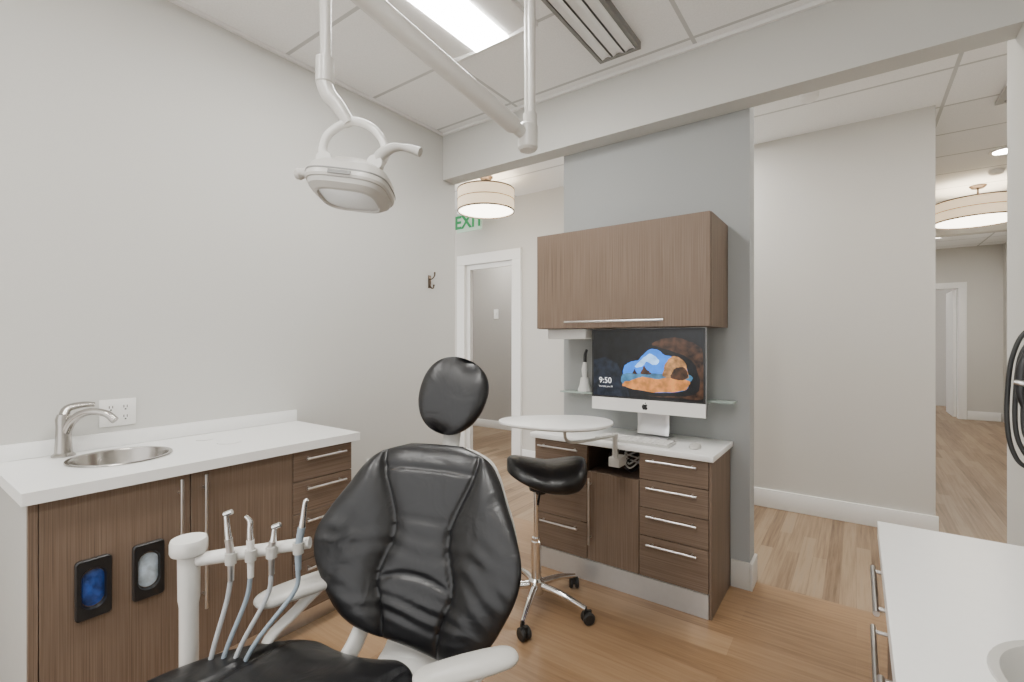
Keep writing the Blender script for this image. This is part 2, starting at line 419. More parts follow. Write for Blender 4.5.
def drum(x, y, R, ztop, zbot, label):
    t = thing('drum_pendant_lamp', label, 'pendant lamp', (x, y, zbot), 'drum shade hallway lamps')
    G().lathe([(R, zbot), (R, ztop), (R-.006, ztop), (R-.006, zbot)], (x, y, 0), 56, ring=True).make('lamp_shade', M['shade'], t)
    G().lathe([(0, zbot+.008), (R-.008, zbot+.008), (R-.008, zbot+.016), (0, zbot+.016)], (x, y, 0), 48).make('diffuser', M['shade2'], t, label='frosted bottom diffuser')
    g = G()
    zm = (zbot+ztop)/2
    for z0, z1 in ((zbot-.003, zbot+.010), (ztop-.010, ztop+.003), (zm-.003, zm+.003)):
        g.lathe([(R+.003, z0), (R+.003, z1), (R-.008, z1), (R-.008, z0)], (x, y, 0), 56, ring=True)
    for k in range(3):
        a = k*2.094+.5
        g.sweep([(x, y, ztop+.03), (x+math.cos(a)*R*.98, y+math.sin(a)*R*.98, ztop)], .004, seg=6)
    g.make('band', M['bronze'], t, label='thin bronze shade bands')
    G().sweep([(x, y, ztop-.1), (x, y, CEIL)], .009, seg=10).lathe([(0, -.03), (.05, -.03), (.07, -.008), (.07, 0), (0, 0)], (x, y, CEIL), 28).make('canopy', M['bronze'], t)
drum(-3.04, 3.75, .285, 2.91, 2.69, 'semi-flush cream drum shade lamp glowing in hallway')
drum(1.05, 7.04, .37, 2.87, 2.66, 'large cream drum shade lamp glowing in corridor')

# exit sign
EX, EY, EZ = -3.66, 4.20, 2.77
t = thing('exit_sign', 'hanging exit sign with green letters in hallway', 'exit sign', (EX, EY, EZ-.12))
G().box((EX-.19, EY, EZ-.11), (EX+.19, EY+.012, EZ+.11)).make('panel', M['exitp'], t, bevel=.002)
G().box((EX-.17, EY-.02, EZ+.111), (EX+.17, EY+.03, EZ+.15)).box((EX-.04, EY-.01, EZ+.151), (EX+.04, EY+.02, CEIL)).make('housing', M['alu'], t, bevel=.003)
vs, fs = text_geo('EXIT', .215, .006)
g = G(); g.add(vs, fs, Matrix.Translation((EX, EY-.003, EZ)) @ Matrix.Rotation(math.pi/2, 4, 'X'))
g.make('lettering', M['exitg'], t, label='green EXIT letters')

# ------------------------------------------------------------------ cabinets
class Fr:
    def __init__(f, o, s, n): f.o = Vector(o); f.s = Vector(s); f.n = Vector(n)
    def p(f, s, z, n): return f.o+f.s*s+f.n*n+Vector((0, 0, z))
    def box(f, g, s0, s1, z0, z1, n0, n1):
        c = [f.p(s, z, n) for n in (n0, n1) for z in (z0, z1) for s in (s0, s1)]
        return g.add(c, [(0, 1, 3, 2), (4, 6, 7, 5), (0, 4, 5, 1), (2, 3, 7, 6), (0, 2, 6, 4), (1, 5, 7, 3)])
    def panel(f, name, s0, s1, z0, z1, m, parent, n1=.02, gap=.0018):
        g = G(); f.box(g, s0+gap, s1-gap, z0+gap, z1-gap, 0.0005, n1)
        return g.make(name, m, parent, bevel=.001, segs=1)
    def handle(f, parent, a, b, n0=.02, so=.032, r=.006):
        (s0, z0), (s1, z1) = a, b
        g = G()
        g.sweep([f.p(s0, z0, n0+so), f.p(s1, z1, n0+so)], r, seg=12)
        for t in (.1, .9):
            s = s0+(s1-s0)*t; z = z0+(z1-z0)*t
            g.sweep([f.p(s, z, n0), f.p(s, z, n0+so)], r*.8, seg=10)
        return g.make('handle', M['steel'], parent, label='slim brushed steel bar handle')

def carcass(x0, x1, y0, y1, z0, z1, m, parent):
    w = .018
    g = G()
    g.box((x0, y0, z0), (x1, y1, z0+w)); g.box((x0, y0, z0+w), (x0+w, y1, z1)); g.box((x1-w, y0, z0+w), (x1, y1, z1))
    g.box((x0+w, y0, z0+w), (x1-w, y0+w, z1)); g.box((x0+w, y1-w, z0+w), (x1-w, y1, z1))
    return g.make('body', m, parent)

def plate_hole(g, x0, x1, y0, y1, z0, z1, cx, cy, r, n=64):
    ang = [2*math.pi*i/n for i in range(n)]+[math.atan2(y-cy, x-cx) % (2*math.pi) for x in (x0, x1) for y in (y0, y1)]
    ang = sorted(set(round(a, 6) for a in ang))
    vi = []
    for a in ang:
        c, s = math.cos(a), math.sin(a)
        t = min([(x1-cx)/c if c > 1e-6 else 1e9, (x0-cx)/c if c < -1e-6 else 1e9, (y1-cy)/s if s > 1e-6 else 1e9, (y0-cy)/s if s < -1e-6 else 1e9])
        vi += [(cx+r*c, cy+r*s, z1), (cx+t*c, cy+t*s, z1), (cx+t*c, cy+t*s, z0), (cx+r*c, cy+r*s, z0)]
    N = len(ang); fs = []
    for i in range(N):
        j = (i+1) % N
        for k in range(4):
            k2 = (k+1) % 4
            fs.append((i*4+k, i*4+k2, j*4+k2, j*4+k))
    return g.add(vi, fs)

# --- sink cabinet on the left wall
F = Fr((-2.12, 0, 0), (0, 1, 0), (1, 0, 0))
c = thing('sink_cabinet', 'brown wood-grain base cabinet with doors and drawers', 'cabinet', (-2.4, .92, 0))
carcass(-2.689, -2.12, .342, 1.50, .10, .868, M['wooddark'], c)
G().box((-2.689, .318, .0), (-2.121, .340, .868)).make('side_panel', M['endp'], c, label='pale grey end panel')
G().box((-2.1205, .318, .0), (-2.099, .3405, .868)).make('filler_strip', M['woodv'], c)
G().box((-2.66, .345, 0), (-2.17, 1.49, .099)).make('toe_kick', M['steel'], c)
d = F.panel('door', .341, .767, .11, .865, M['woodv'], c)
F.handle(d, (.728, .33), (.728, .855))
def dispenser(y, z, fill, parent, cat):
    n0 = .0205
    def mp(s, q, n): return F.p(y+s, z+q, n)
    def rr(w, h, r, k=6):
        out = []
        for cx, cy, a0 in ((w-r, h-r, 0), (-w+r, h-r, 90), (-w+r, -h+r, 180), (w-r, -h+r, 270)):
            for i in range(k+1):
                a = math.radians(a0+90*i/k); out.append((cx+r*math.cos(a), cy+r*math.sin(a)))
        return out
    a = rr(.048, .10, .012, 9); a2 = rr(.045, .097, .010, 9); b0 = rr(.034, .070, .0338, 9); b = rr(.030, .064, .0299, 9)
    g = G(); n = len(a)
    vs = [mp(*p, n0) for p in a]+[mp(*p, n0+.010) for p in a]+[mp(*p, n0+.013) for p in a2]+[mp(*p, n0+.013) for p in b0]+[mp(*p, n0+.001) for p in b]
    fs = [(r*n+i, r*n+(i+1) % n, (r+1)*n+(i+1) % n, (r+1)*n+i) for r in range(4) for i in range(n)]
    g.add(vs, fs); p = g.make('dispenser_plate', M['black'], parent, label='black framed supply dispenser opening')
    g = G()
    vs = []; fs = []
    for i, r in enumerate((1, .85, .6, .3, .02)):
        for q in b: vs.append(mp(q[0]*r, q[1]*r*.95, n0+.001+.007*(1-r*r)+.0015*math.sin(q[1]*r*160)))
    for i in range(4):
        for k in range(n): fs.append((i*n+k, i*n+(k+1) % n, (i+1)*n+(k+1) % n, (i+1)*n+k))
    fs.append(tuple(4*n+k for k in range(n)))
    g.add(vs, fs); g.make(cat, fill, p)
dispenser(.475, .545, M['blue'], d, 'glove_stack')
dispenser(.630, .545, M['paper'], d, 'cup_stack')
d = F.panel('door', .767, 1.183, .11, .865, M['woodv'], c)
F.handle(d, (.811, .33), (.811, .855))
for z0, z1 in ((.725, .865), (.575, .725), (.35, .575), (.11, .35)):
    d = F.panel('drawer', 1.183, 1.498, z0, z1, M['woodh'], c)
    F.handle(d, (1.235, z1-.035), (1.445, z1-.035))

wt = thing('sink_worktop', 'white solid surface worktop with low backsplash', 'worktop', (-2.38, .91, .87))
g = G(); plate_hole(g, -2.689, -2.075, .30, 1.53, .87, .91, -2.42, .635, .160)
g.make('slab', M['top'], wt)
G().box((-2.689, .30, .9105), (-2.672, 1.53, .975)).make('backsplash', M['top'], wt, bevel=.002)
def bowl(name, cx, cy, z, r, m, label):
    t = thing(name, label, 'sink', (cx, cy, z-.14))
    G().lathe([(r+.012, .001), (r+.010, .005), (r-.002, .004), (r-.006, -.004), (r-.015, -.07), (r-.04, -.105), (r-.08, -.118), (.025, -.122), (.025, -.126), (r-.075, -.123), (r-.03, -.108), (r-.008, -.07), (r-.003, -.006), (r-.002, .001)], (cx, cy, z), 56, ring=True).make('basin', m, t)
    G().lathe([(0, -.122), (.022, -.122), (.026, -.120), (.026, -.126), (0, -.126)], (cx, cy, z), 24).make('drain', M['chrome'], t)
bowl('round_sink', -2.42, .635, .911, .160, M['nickel'], 'round stainless steel sink set in white worktop')
t = thing('faucet', 'brushed nickel single lever faucet beside round sink', 'faucet', (-2.62, .49, .912))
fx, fy = -2.62, .50
g = G(); g.lathe([(0, 0), (.038, 0), (.038, .006), (.029, .014), (.026, .06), (.024, .12), (.026, .150), (.020, .170), (0, .175)], (fx, fy, .911), 28)
g.sweep([(fx, fy, .99), (fx+.03, fy+.02, 1.055), (fx+.08, fy+.055, 1.09), (fx+.135, fy+.10, 1.085), (fx+.165, fy+.125, 1.055)], [.019, .017, .015, .014, .0145], n=26, seg=16)
g.make('body', M['nickel'], t)
G().sweep([(fx, fy, 1.075), (fx-.008, fy+.015, 1.103), (fx+.005, fy+.06, 1.115), (fx+.015, fy+.095, 1.112)], [.014, .013, .010, .008], n=16, seg=12, sx=1.4).make('lever', M['nickel'], t)
for x, y, r in ((-2.36, 1.02, .05), (-2.52, .98, .035)):
    G().lathe([(0, 0), (r, 0), (r, .0025), (r-.006, .004), (0, .003)], (x, y, .9105), 32).make('grommet_cover', M['top'], label='flush round white cap on worktop', cat='cap')
def outlet(y, z, gangs):
    t = thing('wall_outlet', 'white double duplex wall outlet above worktop' if gangs == 2 else 'white wall outlet low on grey wall', 'outlet', (LX+.004, y, z-.06))
    w = .066 if gangs == 2 else .037
    G().box((LX+.0005, y-w, z-.06), (LX+.006, y+w, z+.06)).make('cover_plate', M['trim'], t, bevel=.002)
    for k in range(gangs):
        yy = y+(k-(gangs-1)/2)*.052
        g = G()
        for dz in (-.022, .022):
            g.M(0).lathe([(0, 0), (.017, 0), (.017, .002), (0, .002)], (LX+.006, yy, z+dz), 20, Matrix.Rotation(math.pi/2, 4, 'Y'))
            g.M(1)
            for dy in (-.006, .006): g.box((LX+.008, yy+dy-.0015, z+dz-.002), (LX+.0086, yy+dy+.0015, z+dz+.009))
            g.box((LX+.008, yy-.003, z+dz-.012), (LX+.0086, yy+.003, z+dz-.006))
        g.make('socket', [M['trim'], M['dark']], t)
outlet(.694, 1.06, 2)
outlet(2.07, .52, 1)
# coat hook
t = thing('coat_hook', 'small bronze coat hook on grey wall', 'hook', (LX, 2.62, 1.78))
G().box((LX+.0005, 2.605, 1.79), (LX+.006, 2.635, 1.89)).make('back_plate', M['bronze'], t, bevel=.002)
G().sweep([(LX+.005, 2.62, 1.86), (LX+.03, 2.62, 1.86), (LX+.055, 2.62, 1.88), (LX+.06, 2.62, 1.91)], [.006, .005, .005, .008], n=16, seg=10).sweep([(LX+.005, 2.62, 1.82), (LX+.025, 2.62, 1.79), (LX+.045, 2.62, 1.79), (LX+.05, 2.62, 1.815)], [.006, .005, .005, .008], n=16, seg=10).make('prong', M['bronze'], t)

# --- computer cabinet
CX0, CX1 = -1.62, -.59
F = Fr((0, 2.50, 0), (1, 0, 0), (0, -1, 0))
c = thing('base_cabinet', 'brown wood-grain base cabinet with drawers and steel kick', 'cabinet', (-1.1, 2.7, 0))
g = G(); g.box((CX0+.0, 2.50, .12), (CX1-.002, 2.905, .63)); g.box((CX0, 2.50, .6305), (-1.26, 2.905, .784)); g.box((-.95, 2.50, .6305), (CX1-.002, 2.905, .784)); g.box((-1.2595, 2.85, .6305), (-.9505, 2.905, .784))
g.make('body', M['wooddark'], c)
G().box((CX1-.001, 2.48, .0), (CX1+.012, 2.905, .784)).make('side_panel', M['woodv'], c, bevel=.001, segs=1)
G().box((CX0, 2.474, .001), (CX1-.003, 2.499, .119)).make('kick_plate', M['kick'], c, label='brushed stainless steel kick plate')
for z0, z1 in ((.64, .784), (.49, .64), (.34, .49), (.12, .34)):
    d = F.panel('drawer', -.95, CX1-.002, z0, z1, M['woodh'], c); F.handle(d, (-.90, z1-.037), (-.645, z1-.037))
d = F.panel('door', -1.26, -.95, .12, .63, M['woodv'], c); F.handle(d, (-1.235, .22), (-1.235, .60))
for z0, z1 in ((.55, .784), (.33, .55), (.12, .33)):
    d = F.panel('drawer', CX0, -1.26, z0, z1, M['woodh'], c); F.handle(d, (-1.58, z1-.04), (-1.31, z1-.04))
wt = thing('computer_worktop', 'white worktop under the computer', 'worktop', (-1.1, 2.7, .785))
G().box((CX0-.02, 2.455, .785), (CX1+.025, 2.908, .815)).make('slab', M['top'], wt, bevel=.003)
t = thing('cable_bundle', 'tangled black and white cables in open niche', 'cables', (-1.1, 2.6, .631))
for k in range(6):
    pts = [(-1.22+.04*k, 2.82, .76), (-1.2+.05*k, 2.62, .66+.01*k), (-1.10+.02*k, 2.56+.02*k, .70+random.uniform(-.02, .03)), (-1.02-.01*k, 2.58, .645+.02*k), (-1.0, 2.8, .74)]
    G().sweep(pts, .0045, n=30, seg=8).make('cable', M['black'] if k % 3 == 0 else M['white'], t)
# upper cabinet
F = Fr((0, 2.53, 0), (1, 0, 0), (0, -1, 0))
c = thing('wall_cabinet', 'brown wood-grain wall cabinet with flip-up door', 'cabinet', (-1.1, 2.7, 1.455))
g = G(); g.box((-1.625, 2.53, 1.455), (-.592, 2.909, 2.035)); g.make('body', M['woodv'], c)
d = F.panel('door', -1.625, -.592, 1.455, 2.035, M['woodv'], c)
F.handle(d, (-1.41, 1.492), (-.82, 1.492))
G().box((-1.60, 2.60, 1.392), (-1.33, 2.82, 1.4545)).make('supply_dispenser', M['white'], label='white dispenser box mounted under wall cabinet', cat='dispenser', bevel=.006)
# glass shelf
t = thing('glass_shelf', 'clear glass shelf with green edge on wall', 'shelf', (-1.1, 2.86, 1.04))
G().box((-1.62, 2.79, 1.036), (-.54, 2.905, 1.046)).make('glass_pane', M['glass'], t, bevel=.001)
for bx in (-1.5, -.70): G().box((bx, 2.86, 1.024), (bx+.02, 2.911, 1.0355)).make('bracket', M['alu'], t)
# curing light
k0, k1 = -1.466, 2.85
t = thing('curing_light', 'black and white dental curing light on charging base', 'dental tool', (k0, k1, 1.046))
G().lathe([(0, 0), (.045, 0), (.045, .012), (.034, .04), (.026, .09), (0, .092)], (k0, k1, 1.0465), 28).make('charging_base', M['trim'], t)
G().sweep([(k0, k1, 1.13), (k0-.002, k1, 1.19), (k0+.002, k1, 1.24)], [.014, .019, .012], n=12).make('handle', M['trim'], t)
G().sweep([(k0+.002, k1, 1.24), (k0+.004, k1, 1.29), (k0+.02, k1-.01, 1.32)], [.012, .011, .009], n=12).make('light_tip', M['black'], t)

# computer
t = thing('desktop_computer', 'silver all-in-one computer showing beach cave wallpaper', 'computer', (-.975, 2.7, .816))
x0, x1, z0, z1, yf = -1.307, -.645, .970, 1.452, 2.64
G().box((x0, yf, z0), (x1, yf+.02, z1)).lathe([(0, 0), (.22, 0), (.12, .035), (0, .04)], ((x0+x1)/2, yf+.0202, (z0+z1)/2), 40, Matrix.Rotation(-math.pi/2, 4, 'X')).make('housing', M['alu'], t)
G().box((x0+.001, yf-.003, z0+.075), (x1-.001, yf-.0002, z1-.001)).make('bezel', M['black'], t)
G().box((x0+.001, yf-.003, z0+.001), (x1-.001, yf-.0002, z0+.0748)).make('chin', M['trim'], t, label='silver chin with logo')
lx, lz = (x0+x1)/2, z0+.036
apple = [(0, .011), (.006, .014), (.012, .013), (.016, .009), (.0125, .005), (.0115, .0), (.013, -.005), (.017, -.008), (.013, -.015), (.008, -.0185), (.004, -.0175), (0, -.0165), (-.004, -.0175), (-.008, -.0185), (-.013, -.014), (-.017, -.006), (-.0175, .002), (-.015, .009), (-.010, .0135), (-.005, .0135)]
leaf = [(0, .015), (.0005, .020), (.005, .0245), (.007, .024), (.0065, .019), (.003, .0158)]
g = G()
for pl in (apple, leaf): g.prism(pl, lambda a, b, n: (lx+a, yf-.0032-n, lz+b), 0, .0006)
g.make('logo', M['black'], t)
sx0, sx1, sz0, sz1 = x0+.012, x1-.012, z0+.085, z1-.012
def sp(pts, lay, mi, g, sm=True):
    if lay >= 2: pts = [(.31+(a-.25)*.86, .07+b*.84) for a, b in pts]
    if sm: pts = closed(pts)
    if sm and lay > 0:
        pts = [(a+random.uniform(-.004, .004), b+random.uniform(-.006, .006)) for a, b in pts]
    g.M(mi); g.add([(sx0+(sx1-sx0)*min(1, max(0, a)), yf-.0032-.0004*lay, sz0+(sz1-sz0)*min(1, max(0, b))) for a, b in pts], [tuple(range(len(pts)))])
g = G()
sp([(0, 0), (1, 0), (1, 1), (0, 1)], 0, 0, g, False)
sp([(0, 0), (.36, 0), (.32, .25), (.24, .5), (.12, .6), (0, .55)], 1, 8, g, False)
sp([(.56, .80), (.68, .88), (.82, .88), (.97, .76), (1, .60), (1, .30), (1, .05), (.8, .03), (.5, .04), (.93, .1), (.95, .45), (.86, .62), (.7, .72)], 1, 3, g)
sp([(.25, .12), (.23, .30), (.245, .46), (.31, .55), (.39, .58), (.45, .68), (.53, .78), (.62, .76), (.68, .68), (.80, .64), (.88, .54), (.91, .35), (.92, .20), (.85, .08), (.55, .03)], 2, 1, g)
sp([(.36, .46), (.41, .55), (.47, .64), (.53, .70), (.59, .64), (.62, .55), (.56, .50), (.50, .56), (.44, .47)], 3, 2, g)
sp([(.235, .33), (.45, .35), (.91, .36), (.92, .20), (.85, .08), (.55, .03), (.25, .12)], 4, 5, g)
sp([(.25, .10), (.245, .18), (.33, .22), (.45, .29), (.60, .26), (.75, .30), (.915, .26), (.92, .18), (.85, .08), (.55, .03)], 5, 4, g)
sp([(.34, .34), (.35, .39), (.362, .43), (.375, .39), (.39, .34)], 6, 3, g)
sp([(.43, .34), (.445, .42), (.465, .49), (.485, .43), (.52, .39), (.54, .34)], 6, 3, g)
sp([(.66, .32), (.67, .44), (.69, .55), (.74, .64), (.80, .66), (.87, .58), (.90, .45), (.91, .30), (.80, .27)], 6, 6, g)
sp([(.74, .30), (.76, .41), (.80, .47), (.86, .48), (.895, .42), (.905, .30), (.82, .26)], 7, 3, g)
g.M(7)
RX = Matrix.Rotation(math.pi/2, 4, 'X')
vs, fs = text_geo('9:50', .048)
g.add(vs, fs, Matrix.Translation((sx0+.078, yf-.0075, sz0+.090)) @ RX)
vs, fs = text_geo('Thursday, June 20', .012)
g.add(vs, fs, Matrix.Translation((sx0+.080, yf-.0075, sz0+.055)) @ RX)
g.make('screen', SCR, t, label='lit screen with clock and beach arch picture')
lxm = (x0+x1)/2
G().sweep([(lxm, 2.70, 1.12), (lxm, 2.755, 1.05), (lxm, 2.775, .90), (lxm, 2.765, .828)], .095, n=16, seg=16, sx=1, sz=.07, up=(0, 1, .2)).box((lxm-.10, 2.68, .8155), (lxm+.10, 2.85, .8215)).make('stand', M['alu'], t)
# keyboard
g = G(); kx0, kx1, ky0, ky1 = -1.22, -.80, 2.50, 2.64
g.M(1).box((kx0, ky0, .8155), (kx1, ky1, .829)); g.M(0)
for r in range(5):
    nk = 15
    for k in range(nk):
        a = kx0+.006+(kx1-kx0-.012)*k/nk
        g.box((a+.0015, ky0+.006+r*.0256, .8295), (a+(kx1-kx0-.012)/nk-.004, ky0+.006+r*.0256+.018, .835))
g.make('keyboard', [M['trim'], M['lgrey']], label='white slim computer keyboard on worktop', cat='keyboard')
G().lathe([(0, 0), (.03, 0), (.033, .006), (.028, .018), (.012, .026), (0, .027)], (-.69, 2.60, .8155), 28, sx=.9, sy=1.6).make('computer_mouse', M['lgrey'], label='white computer mouse on worktop', cat='computer mouse')

# --- foreground drawer unit with worktop
F = Fr((.085, 0, 0), (0, 1, 0), (-1, 0, 0))
c = thing('drawer_cabinet', 'brown drawer cabinet under white worktop', 'cabinet', (.4, .9, 0))
carcass(.085, .795, .30, 1.575, .08, .859, M['woodv'], c)
G().box((.13, .32, 0), (.795, 1.55, .079)).make('toe_kick', M['dark'], c)
for z0, z1 in ((.71, .857), (.56, .71), (.34, .56), (.09, .34)):
    for s0, s1 in ((1.10, 1.573), (.61, 1.10)):
        d = F.panel('drawer', s0, s1, z0, z1, M['woodh'], c)
        F.handle(d, ((s0+s1)/2-.10, z1-.04), ((s0+s1)/2+.15, z1-.04))
wt = thing('side_worktop', 'white solid surface worktop with integrated basin', 'worktop', (.4, .9, .86))
SXC, SYC, SR = .308, .976, .140
g = G(); plate_hole(g, .045, .797, .28, 1.60, .86, .90, SXC, SYC, SR)
g.make('slab', M['top'], wt)
bowl('side_sink', SXC, SYC, .898, SR, M['lgrey'], 'round white basin sunk into worktop')

# ------------------------------------------------------------------ dental chair
O = Vector((-1.05, .84, 0))
CH = Matrix.Translation(O) @ Matrix.Rotation(math.radians(18), 4, 'Z')
XF = CH
c = thing('dental_chair', 'black leather dental chair with light grey frame', 'dental chair', tuple(O))
def interp(tab, v):
    n = len(tab)
    for i in range(n-1):
        a, x = tab[i]; b, y = tab[i+1]
        if v <= b or i == n-2:
            f = min(1, max(0, (v-a)/(b-a)))
            def sl(j):
                if j <= 0 or j >= n-1:
                    k = 0 if j <= 0 else n-2
                    return (tab[k+1][1]-tab[k][1])/(tab[k+1][0]-tab[k][0])
                return (tab[j+1][1]-tab[j-1][1])/(tab[j+1][0]-tab[j-1][0])
            h = b-a; m0, m1 = sl(i)*h, sl(i+1)*h
            return (2*f**3-3*f*f+1)*x+(f**3-2*f*f+f)*m0+(-2*f**3+3*f*f)*y+(f**3-f*f)*m1
WT = [(0, .12), (.04, .18), (.12, .235), (.26, .285), (.40, .320), (.52, .326), (.64, .300), (.76, .262), (.87, .228), (.95, .180), (1, .09)]
al = math.radians(20)
def bmid(u, v):
    w = interp(WT, v)
    z = .52+.53*v+.035*(-u)*(1-v)*.6
    y = .06+.19*v-.085*(abs(u)*w/.33)**2
    return (.058+w*u-.012*v, y, z)
nb = (0, -math.cos(al), math.sin(al))
def edge(u, v, p=4, q=7): return math.sqrt(max(0, (1-abs(u)**p)*(1-abs(2*v-1)**q)))
def sstep(a, b, x):
    t = min(1, max(0, (x-a)/(b-a))); return t*t*(3-2*t)
def bf(u, v):
    w = interp(WT, v); x = abs(u*w)
    e = edge(u, v)
    h = .036
    # seams flare at the shoulders and narrow towards the lower back
    xs = .085+.035*math.exp(-((v-.30)/.14)**2)+.075*sstep(.50, .95, v)
    h -= .009*math.exp(-((x-xs)/.006)**2)+.006*math.exp(-((x-xs)/.03)**2)
    if x > xs: h += .013*math.sin(min(1, (x-xs)/max(.03, (w-xs)))*math.pi)**.8
    else:
        h += .007*math.cos(x/max(.02, xs)*math.pi/2)
        h -= .008*math.exp(-((v-.33+3*x*x)/.014)**2)*sstep(0, .03, xs-x)
        h -= .0035*math.exp(-((v-.60+.8*x*x)/.020)**2)*sstep(0, .03, xs-x)
        h -= .005*math.exp(-((v-.86)/.014)**2)
    h += .0030*math.sin(v*88+2.0*math.sin(u*4))*math.exp(-((v-.17)/.07)**2)*math.exp(-(x/.16)**4)
    h += .0018*math.sin(v*68+1.6*math.sin(u*7+1))*math.exp(-((v-.46)/.09)**2)
    h += .0018*math.sin(v*55+x*60*(1 if u > 0 else -.6))*sstep(.12, .2, x)*math.exp(-((v-.35)/.25)**2)
    return h*e
G().pillow(bmid, lambda u, v: nb, bf, lambda u, v: .035*edge(u, v), 110, 120).make('backrest_cushion', M['leather'], c, weld=True, smooth=80, label='black padded leather backrest with seams')
hr = Matrix.Translation((.050, .37, 1.19)) @ Matrix.Rotation(math.radians(18), 4, 'Y') @ Matrix.Rotation(math.radians(-14), 4, 'X')
def hmid(u, v):
    t = 2*v-1
    w = .126*max(0, 1-abs(t)**2.2)**(1/2.2)*(.95+.08*t)
    return hr @ Vector((w*u, -.025*u*u, .132*t))
hn = (hr.to_3x3() @ Vector((0, -1, 0)))
def hf(u, v):
    t = 2*v-1
    return math.sqrt(max(0, (1-abs(u)**2.4)*(1-abs(t)**2.8)))*.050
G().pillow(hmid, lambda u, v: hn, hf, lambda u, v: .045*math.sqrt(max(0, (1-abs(u)**3.5)*(1-abs(2*v-1)**5))), 50, 50).make('headrest', M['leather'], c, weld=True, smooth=80, label='oval black leather headrest')
G().sweep([(.045, .32, .93), (.045, .35, 1.03), (.045, .385, 1.13)], .032, n=12, seg=16, sx=1, sz=.35, up=(0, 1, 0)).box((.015, .40, 1.10), (.075, .43, 1.17)).make('headrest_post', M['lgrey'], c)
def smid(u, v):
    w = interp(WT, v)*.88; z = .54+.50*v; y = .098+.185*v-.06*(abs(u)*w/.33)**2
    return (.06+w*u, y, z)
G().pillow(smid, lambda u, v: nb, lambda u, v: .005*edge(u, v), lambda u, v: .02*edge(u, v)+.03*edge(u, v)*math.exp(-(u/.4)**2), 40, 40).make('backrest_shell', M['lgrey'], c, weld=True, smooth=60)
def sc(y): return -.09+.22*y if y < 0 else -.09
SW = [(0, .13), (.03, .20), (.10, .29), (.22, .345), (.45, .33), (.7, .27), (.93, .22), (1, .14)]
def smid2(u, v):
    y = .02-1.25*v; w = interp(SW, v)
    z = .475+.03*abs(u)**2+.02*math.sin(v*3.1)-.06*max(0, v-.55)*2
    return (sc(y)+w*u, y, z)
def sf(u, v):
    w = interp(SW, v); x = abs(u*w); e = edge(u, v, 5, 14)
    h = .048-.012*math.exp(-((x-.19)/.01)**2)*(v > .04)
    h += .002*math.sin(v*60+2*math.sin(u*4))*math.exp(-((v-.1)/.06)**2)
    return h*e
G().pillow(smid2, lambda u, v: (0, 0, 1), sf, lambda u, v: .04*edge(u, v, 5, 14), 70, 100).make('seat_cushion', M['leather'], c, weld=True, smooth=80, label='long black leather seat and leg rest')
g = G()
g.sweep([(.04, .10, .45), (.04, .17, .52), (.04, .24, .66), (.04, .30, .86)], .10, n=16, seg=18, sx=1, sz=.35, up=(0, 1, 0))
g.sweep([(-.02, -.15, .40), (.04, .02, .41), (.05, .12, .45)], .12, n=10, seg=18, sx=1, sz=.35, up=(0, 0, 1))
g.sweep([(.20, -.02, .44), (.20, .05, .50), (.19, .11, .58)], .03, n=10, seg=14, sx=.6)
g.sweep([(-.14, -.02, .44), (-.12, .05, .50), (-.11, .11, .58)], .03, n=10, seg=14, sx=.6)
g.make('back_support', M['white'], c, label='light painted backrest support casting')
g = G()
def sup(w, l, n=40, p=3): return [(w*math.copysign(abs(math.cos(2*math.pi*i/n))**(2/p), math.cos(2*math.pi*i/n)), l*math.copysign(abs(math.sin(2*math.pi*i/n))**(2/p), math.sin(2*math.pi*i/n))) for i in range(n)]
g.prism(sup(.20, .42), lambda a, b, z: (-.08+a, -.42+b, z), .001, .07)
g.prism(sup(.12, .18), lambda a, b, z: (-.12+a, -.30+b, z), .0705, .3695)
g.prism(sup(.16, .42), lambda a, b, z: (-.18+a, -.45+b, z), .37, .432)
g.make('base', M['lgrey'], c)
XF = Matrix.Identity(4)
def arm(p0, p1, sup_pts, k=1):
    a = Vector(p0); b = Vector(p1)
    g = G()
    P = [a.lerp(b, t) for t in (0, .015, .06, .14, .3, .5, .7, .86, .94, .985, 1)]
    rr = [.006, .018, .030, .037, .040, .042, .041, .037, .030, .018, .006]
    g.sweep(P, [r*k for r in rr], n=60, seg=28, sx=1.0, sz=.42, up=(0, 0, 1))
    g.make('armrest', M['lgrey'], c, label='wide flat rounded off-white armrest paddle', smooth=70)
    g = G(); g.sweep(sup_pts, [.024, .022, .022, .026], n=24, seg=14, sx=1, sz=.6)
    g.make('armrest_support', M['white'], c)
arm((-1.345, .645, .655), (-1.275, .92, .668), [(-1.30, .82, .650), (-1.32, .76, .60), (-1.35, .68, .52), (-1.28, .68, .45)], 1.2)
arm((-.775, .705, .645), (-.64, .905, .652), [(-.69, .83, .635), (-.72, .79, .59), (-.80, .74, .52), (-.95, .72, .45)], 1)

# ------------------------------------------------------------------ delivery unit
c = thing('dental_delivery_unit', 'white assistant arm holding handpieces with hoses', 'dental equipment', (-1.48, .534, 0))
px, py = -1.475, .535
G().lathe([(0, 0), (.11, 0), (.11, .02), (.09, .045), (.045, .06), (0, .06)], (px, py, .001), 36).make('floor_base', M['lgrey'], c)
G().lathe([(0, .065), (.023, .065), (.023, .66), (.026, .68), (.027, .795), (.042, .803), (.045, .810), (.045, .834), (.042, .842), (.028, .844), (.012, .838), (0, .838)], (px, py, 0), 32).make('post', M['white'], c)
B = Vector((-1.235, .745, .818)); A = Vector((px, py, .780)); dr = (B-A).normalized()
g = G(); g.sweep([A+dr*.025, A.lerp(B, .3), A.lerp(B, .7), B], [.019, .020, .018, .017], n=14, seg=16, sx=1, sz=.9)
g.make('holder_bar', M['white'], c)
pn = Vector((dr.y, -dr.x, 0)).normalized()
